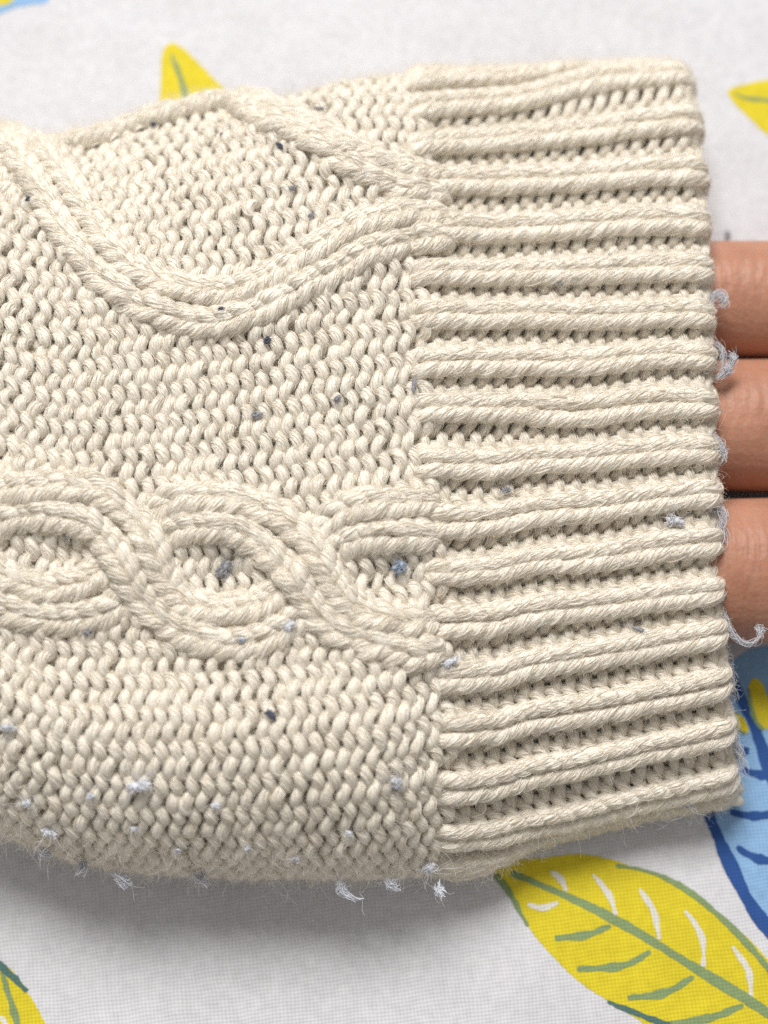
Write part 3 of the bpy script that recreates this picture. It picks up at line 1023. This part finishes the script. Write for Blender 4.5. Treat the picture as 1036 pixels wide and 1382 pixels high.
limb([(-42, y3 + 2, 8.5), (-24, y3 - 9, 8.6), (-6, y3 - 13, 8.0), (10, y3 - 12, 7.2)], [8.6, 8.0, 7.0, 4.6], 0.82)                 # thumb, still inside
limb([(-56, 3, 9.0), (-40, 3, 9.0), (-24, 2, 8.6), (-8, 1, 8.2)], [24, 29, 31, 29], 0.24, 40)                                        # palm
bmesh.ops.recalc_face_normals(bmh, faces=bmh.faces)
mh = bpy.data.meshes.new('hand_rough')
for v in bmh.verts: v.co *= MM
bmh.to_mesh(mh); bmh.free()
tmp = bpy.data.objects.new('hand_rough', mh); COL.objects.link(tmp)
md = tmp.modifiers.new('r', 'REMESH'); md.mode = 'VOXEL'; md.voxel_size = 0.00045
sm = tmp.modifiers.new('s', 'SMOOTH'); sm.iterations = 4; sm.factor = 0.5
dg = bpy.context.evaluated_depsgraph_get()
hm = bpy.data.meshes.new_from_object(tmp.evaluated_get(dg))
bpy.data.objects.remove(tmp); bpy.data.meshes.remove(mh)
co = np.empty(len(hm.vertices) * 3, np.float32); hm.vertices.foreach_get('co', co); co = co.reshape(-1, 3).astype(float) / MM
nn = np.empty(len(hm.vertices) * 3, np.float32); hm.vertices.foreach_get('normal', nn); nn = nn.reshape(-1, 3).astype(float)
# skin folds across the fingers near the knuckle
dsp = np.zeros(len(co))
for fi, (yc, R, lx, zz) in enumerate(FING):
    m = np.abs(co[:, 1] - yc) < R * 0.85
    for k in range(7):
        x0 = 43.2 + k * 1.35 + rng.normal(0, .2) - 1.2 * (fi == 0)
        bend = 0.012 * (k - 3) * (co[:, 1] - yc) ** 2 + 0.2 * np.sin(co[:, 1] * 1.3 + k)
        dsp -= m * rng.uniform(0.14, 0.38) * np.exp(-((co[:, 0] - x0 - bend) / 0.22) ** 2) * np.exp(-((co[:, 1] - yc) / (R * 0.6)) ** 2)
co += nn * dsp[:, None]
hm.vertices.foreach_set('co', (co * MM).astype(np.float32).ravel())
hm.polygons.foreach_set('use_smooth', np.ones(len(hm.polygons), bool))
hm.materials.clear(); hm.materials.append(SKIN)
hm.update()
hm.name = 'hand'
hand = link(bpy.data.objects.new('hand', hm))
tag(hand, 'tan hand inside the sleeve with three fingers showing past the cuff edge', 'hand')

# ------------------------------------------------------------------ lint caught on the wool
LINT = {'blue': simple_mat('blue_grey_lint', (0.36, 0.42, 0.52), 0.8, 0.2, (3000, 0.3)),
        'grey': simple_mat('grey_lint', (0.36, 0.36, 0.38), 0.8, 0.2, (3000, 0.3)),
        'dark': simple_mat('dark_lint', (0.10, 0.11, 0.15), 0.8, 0.2, (3000, 0.3)),
        'white': simple_mat('white_lint', (0.78, 0.80, 0.86), 0.8, 0.2, (3000, 0.1)),
        'pale': simple_mat('pale_blue_grey_lint', (0.66, 0.67, 0.71), 0.8, 0.2, (3000, 0.2))}


def fibre(T, P, r):
    N = np.cross(np.gradient(P, axis=0), np.array([0.3, 0.5, 0.8])) + 1e-6
    N /= np.linalg.norm(N, axis=1)[:, None]
    T.add(P, r, N, lobes=0.0)


def lint(px, py, w, hgt, ang, col, label, stray=3, on=None, fluffy=1.0):
    """a pill of tangled fibres about w by hgt px, its long axis turned by ang degrees"""
    if on is None:
        X, ph = hit([px], [py])
        P0, N0 = surf(X, ph, 0.0)
        lv, _ = lift(P0)
        base = P0[0] + N0[0] * (1.25 + lv[0]); n = N0[0]
    else:
        base = on_plane([px], [py], on)[0]; n = np.array([0, 0, 1.0])
    ca, sa = math.cos(math.radians(ang)), math.sin(math.radians(ang))
    ex = np.array([ca, sa, 0.0]); ex -= n * (ex @ n); ex /= np.linalg.norm(ex)
    ey = np.cross(n, ex)
    a, b = w * 1.2 / 11 / 2, hgt * 1.2 / 11 / 2
    c = min(a, b) * 0.75
    T = Tubes(5)
    nf = int(20 + 10 * fluffy); stray = stray + 3
    for k in range(nf):
        m = 16
        q = np.cumsum(rng.normal(0, 1, (m, 3)), 0); q = gsm3(q)
        q = (q - q.mean(0)) / (np.abs(q).max(0) + 1e-6)
        q = q * rng.uniform(0.55, 1.0)
        r = np.linalg.norm(q, axis=1, keepdims=True); q = q / np.maximum(1, r)
        P = base + ex * (q[:, :1] * a) + ey * (q[:, 1:2] * b) + n * (q[:, 2:] * c + c * 0.6)
        fibre(T, P, rng.uniform(0.025, 0.06) * (0.6 + 0.4 * min(1, c / 0.4)))
    for k in range(stray):
        m = 14
        d = ex * rng.normal() + ey * rng.normal() + n * abs(rng.normal()) * 0.5
        d /= np.linalg.norm(d)
        L = rng.uniform(1.2, 3.0) * max(a, b) + 0.3
        q = gsm3(np.cumsum(rng.normal(0, 0.16, (m, 3)), 0)) * L * 0.35
        P = base + n * c * 0.6 + d * (np.linspace(0, 1, m)[:, None] * L) + q
        fibre(T, P, np.linspace(0.022, 0.010, m))
    # lumpy core
    m = 9
    u = np.linspace(-1, 1, m)
    P = base + ex * (u[:, None] * a * 0.72) + n * c * 0.55
    T2 = Tubes(5)
    Rr = min(a, b, 1.0) * 0.48 * np.sqrt(np.clip(1 - u ** 2, 0.003, 1)) * (1 + 0.2 * rng.normal(0, 1, m))
    T.add(P, Rr, np.broadcast_to(n, (m, 3)).copy(), lobes=0.12)
    o = T.build('lint_pill', LINT[col])
    tag(o, label, 'lint', 'lint pills caught on the knitwear')
    return o


def gsm3(q):
    k = np.array([1, 3, 4, 3, 1]) / 12.0
    return np.stack([np.convolve(np.pad(q[:, i], 2, mode='edge'), k, 'valid') for i in range(3)], -1)


for args in (
    (537, 765, 24, 24, 20, 'blue', 'round blue-grey lint ball in the open last cable link', 4),
    (302, 768, 30, 22, 60, 'grey', 'fuzzy grey lint lying inside the middle cable link', 5),
    (92, 718, 34, 9, 80, 'grey', 'upright grey lint strand inside the leftmost cable link', 4),
    (361, 462, 14, 9, 70, 'dark', 'dark lint speck just below the lowest bend of the big wavy cable', 1),
    (378, 203, 17, 9, -45, 'dark', 'dark slanted lint speck inside the diamond near the upper cable', 1),
    (299, 424, 9, 7, 30, 'dark', 'tiny dark lint speck on the lowest bend of the big wavy cable', 0),
    (301, 188, 7, 6, 0, 'dark', 'tiny dark lint speck at the top of the diamond', 0),
    (432, 153, 14, 5, 0, 'grey', 'thin grey lint on the far edge above the diamond', 1),
    (556, 522, 26, 8, 85, 'grey', 'grey lint strand on the seam where the ribbing begins', 4),
    (825, 352, 17, 9, -60, 'grey', 'grey lint speck on an upper rib near the cuff edge', 1),
    (755, 386, 9, 6, 20, 'grey', 'tiny grey lint on a rib left of the other rib speck', 0),
    (681, 663, 15, 10, 20, 'grey', 'small grey lint in the valley right of the cable end', 1),
    (910, 704, 30, 17, -10, 'pale', 'fuzzy pale grey lint close to the cuff edge beside the fingers', 5),
    (860, 848, 18, 7, -20, 'grey', 'small grey lint on a lower rib in line with the lowest finger', 1),
    (722, 962, 11, 8, 60, 'grey', 'small blue-grey lint low on the ribbing', 1),
    (602, 894, 26, 13, 25, 'white', 'white lint tuft under the cable where it meets the ribbing', 5),
    (366, 967, 18, 11, -40, 'dark', 'dark grey lint on the plain knitting below the chain cable', 1),
    (347, 562, 18, 10, 10, 'grey', 'grey lint in the plain knitting between the two cables', 2),
    (190, 1056, 38, 17, 15, 'white', 'wide fuzzy white lint low on the plain knitting', 8),
    (125, 1070, 12, 10, 60, 'white', 'small white lint left of the wide white one', 3),
    (399, 1150, 13, 12, 0, 'white', 'round white lint dot near the lower edge of the sleeve', 2),
    (292, 1082, 13, 9, 20, 'white', 'white lint dot below the middle of the plain knitting', 2),
    (334, 1136, 12, 11, 20, 'pale', 'pale lint dot left of the round white dot', 3),
    (575, 1160, 24, 20, 50, 'white', 'white lint cluster at the lower corner where ribbing starts', 6),
    (530, 1052, 22, 18, -30, 'pale', 'thin pale lint web left of the lower ribbing', 6),
    (70, 1115, 28, 14, -10, 'white', 'white fuzzy lint at the lower left of the sleeve', 7),
    (14, 980, 26, 12, 0, 'pale', 'pale lint at the left edge of the picture', 5),
    (925, 1078, 24, 9, -8, 'pale', 'pale blue lint on the lowest rib near the cuff corner', 2),
    (392, 848, 20, 14, 30, 'pale', 'pale lint on the lower right bend of the middle link', 6),
    (120, 855, 14, 10, 30, 'grey', 'small grey lint below the leftmost link', 3),
    (38, 276, 9, 6, 70, 'dark', 'tiny dark lint left of the diamond corner', 2),
    (210, 180, 10, 7, 60, 'dark', 'tiny dark lint under the ridge at the upper left of the diamond', 1),
    (492, 244, 20, 12, 20, 'grey', 'grey lint smudge where the upper cable nears the ribbing', 4),
    (395, 258, 9, 7, 0, 'grey', 'grey lint dot in the middle right of the diamond', 2),
    (328, 868, 9, 9, 0, 'blue', 'tiny blue lint dot on the bottom of the middle link', 1),
    (40, 1078, 14, 9, 30, 'white', 'white lint speck above the fuzzy one at lower left', 5),
    (182, 1112, 10, 8, 0, 'white', 'tiny white lint below the wide fuzzy white one', 4),
    (240, 1140, 12, 9, 40, 'pale', 'pale lint fleck at the lower edge right of the hanging tuft', 5),
    (470, 1118, 10, 9, 0, 'white', 'white lint fleck left of the corner cluster', 4),
    (378, 1180, 26, 8, -10, 'pale', 'flat pale lint hugging the lower silhouette of the sleeve', 6),
    (640, 905, 10, 6, 20, 'pale', 'pale lint fleck just right of the white tuft under the cable end', 3),
    (455, 540, 12, 8, 50, 'grey', 'grey lint fleck in the plain knitting near the ribbing', 2),
    (420, 295, 10, 6, 10, 'grey', 'grey lint fleck in the right corner of the diamond', 2),
    (640, 322, 8, 6, 0, 'blue', 'tiny blue lint on the rib that continues the wavy cable', 1),
    (700, 1045, 14, 8, 10, 'pale', 'pale lint on the lower ribbing beside the bottom fold', 4),
):
    lint(*args)
lint(981, 316, 11, 7, 50, 'grey', 'grey speck lying on the sheet above the top finger', 1, on=-0.2)


def tuft(pts, z0, z1, thick, col, label, knots=(), n=16, spread=0.35):
    """a curling wisp of fibres from the cuff edge: px path, heights in mm"""
    a = np.array(pts, float)
    zz = np.linspace(z0, z1, len(a))
    P = np.array([on_plane([x], [y], z)[0] for (x, y), z in zip(a, zz)])
    P = smooth_poly(P, closed=False, step=0.35)
    T = Tubes(5)
    m = len(P)
    for k in range(int(n * 1.8)):
        q = gsm3(gsm3(rng.normal(0, 1, (m, 3)))) * spread * 1.8 + rng.normal(0, spread * 0.35, 3)
        s, e = rng.uniform(0, 0.3), rng.uniform(0.6, 1.0)
        i, j = int(s * m), max(int(s * m) + 5, int(e * m))
        fibre(T, (P + q)[i:j], rng.uniform(0.010, 0.032) * thick)
    for kx, ky, kr in knots:
        c = on_plane([kx], [ky], z1)[0]
        for k in range(16):
            q = gsm3(np.cumsum(rng.normal(0, 1, (16, 3)), 0)); q = (q - q.mean(0)) / (np.abs(q).max() + 1e-6) * kr / 11.0
            fibre(T, c + q, rng.uniform(0.02, 0.045))
    for k in range(5):
        i = rng.integers(0, m)
        d = rng.normal(0, 1, 3); d[2] = abs(d[2]) * .3; d /= np.linalg.norm(d)
        q = gsm3(np.cumsum(rng.normal(0, 0.16, (14, 3)), 0)) * 0.7
        fibre(T, P[i] + d * np.linspace(0, rng.uniform(0.8, 2.2), 14)[:, None] + q, np.linspace(0.02, 0.01, 14))
    o = T.build('lint_tuft', LINT[col])
    tag(o, label, 'lint', 'lint wisps along the cuff edge')


tuft([(956, 412), (964, 400), (973, 396), (979, 404), (974, 414), (964, 416)], 17.5, 17.5, 1.2, 'pale', 'small pale curl of lint at the cuff edge over the top finger', [(974, 405, 8)], 18, 0.3)
tuft([(956, 455), (966, 462), (976, 476), (974, 496), (962, 508)], 17.5, 17.5, 1.0, 'pale', 'thin wisp of lint hanging at the cuff edge above the middle finger', [], 14, 0.35)
tuft([(966, 510), (977, 504), (985, 494), (991, 480), (987, 470)], 17.5, 18, 1.4, 'pale', 'thick grey curl of lint on the top of the middle finger', [(988, 482, 11), (981, 498, 9)], 26, 0.32)
tuft([(956, 588), (966, 594), (976, 606), (972, 622), (960, 618)], 18, 18, 1.2, 'pale', 'fluffy lint ball at the cuff edge over the middle finger', [(968, 610, 14)], 22, 0.45)
tuft([(950, 684), (962, 680), (974, 690), (972, 710), (976, 728), (968, 740)], 18, 17.5, 1.2, 'pale', 'lint wisp at the cuff edge over the lowest finger', [(962, 688, 13)], 22, 0.45)
tuft([(968, 796), (976, 830), (986, 852), (1000, 866), (1014, 868), (1026, 860), (1030, 848)], 15, 13, 1.1, 'pale', 'long thread of lint trailing from the cuff below the lowest finger', [(1026, 850, 14), (1000, 866, 6)], 20, 0.3)
tuft([(976, 872), (982, 900), (988, 925), (986, 950)], 11, 9, 1.0, 'pale', 'wispy lint along the cuff edge over the blue leaf', [(984, 900, 8)], 20, 0.5)
tuft([(984, 960), (990, 1000), (999, 1022), (1003, 1050)], 9, 6.5, 1.1, 'pale', 'lint web on the lower corner of the cuff edge', [(996, 1020, 10), (988, 985, 8)], 24, 0.5)
tuft([(155, 1178), (162, 1186), (170, 1194), (176, 1188)], 10, 10, 2.3, 'white', 'white lint tuft hanging from the lower edge at left', [(166, 1190, 12), (169, 1186, 9)], 16, 0.3)
tuft([(455, 1182), (458, 1194), (464, 1206), (478, 1214), (492, 1216)], 10, 10, 2.3, 'white', 'white lint tuft with a trailing thread under the lower edge', [(460, 1200, 12), (463, 1196, 9)], 14, 0.2)
tuft([(590, 1192), (592, 1202), (598, 1208)], 10, 10, 2.3, 'white', 'tiny white lint tuft below the ribbing corner', [(592, 1204, 10), (595, 1200, 7)], 10, 0.2)
tuft([(52, 1138), (58, 1148), (66, 1154), (60, 1160)], 10, 10, 2.3, 'white', 'small white lint tuft on the lower silhouette at far left', [(60, 1152, 11), (63, 1148, 8)], 12, 0.3)
tuft([(108, 1160), (114, 1170), (108, 1178)], 10, 10, 2.3, 'pale', 'pale lint tuft on the lower silhouette left of the hanging white tuft', [(111, 1168, 11), (114, 1164, 8)], 12, 0.3)
tuft([(262, 1176), (268, 1186), (280, 1190)], 10, 10, 2.3, 'pale', 'pale lint wisp under the sleeve between the two hanging white tufts', [(270, 1185, 10), (273, 1181, 7)], 12, 0.35)
tuft([(522, 1186), (528, 1198), (536, 1200)], 10, 10, 2.3, 'white', 'white lint wisp under the sleeve left of the ribbing corner', [(528, 1194, 10), (531, 1190, 7)], 12, 0.3)
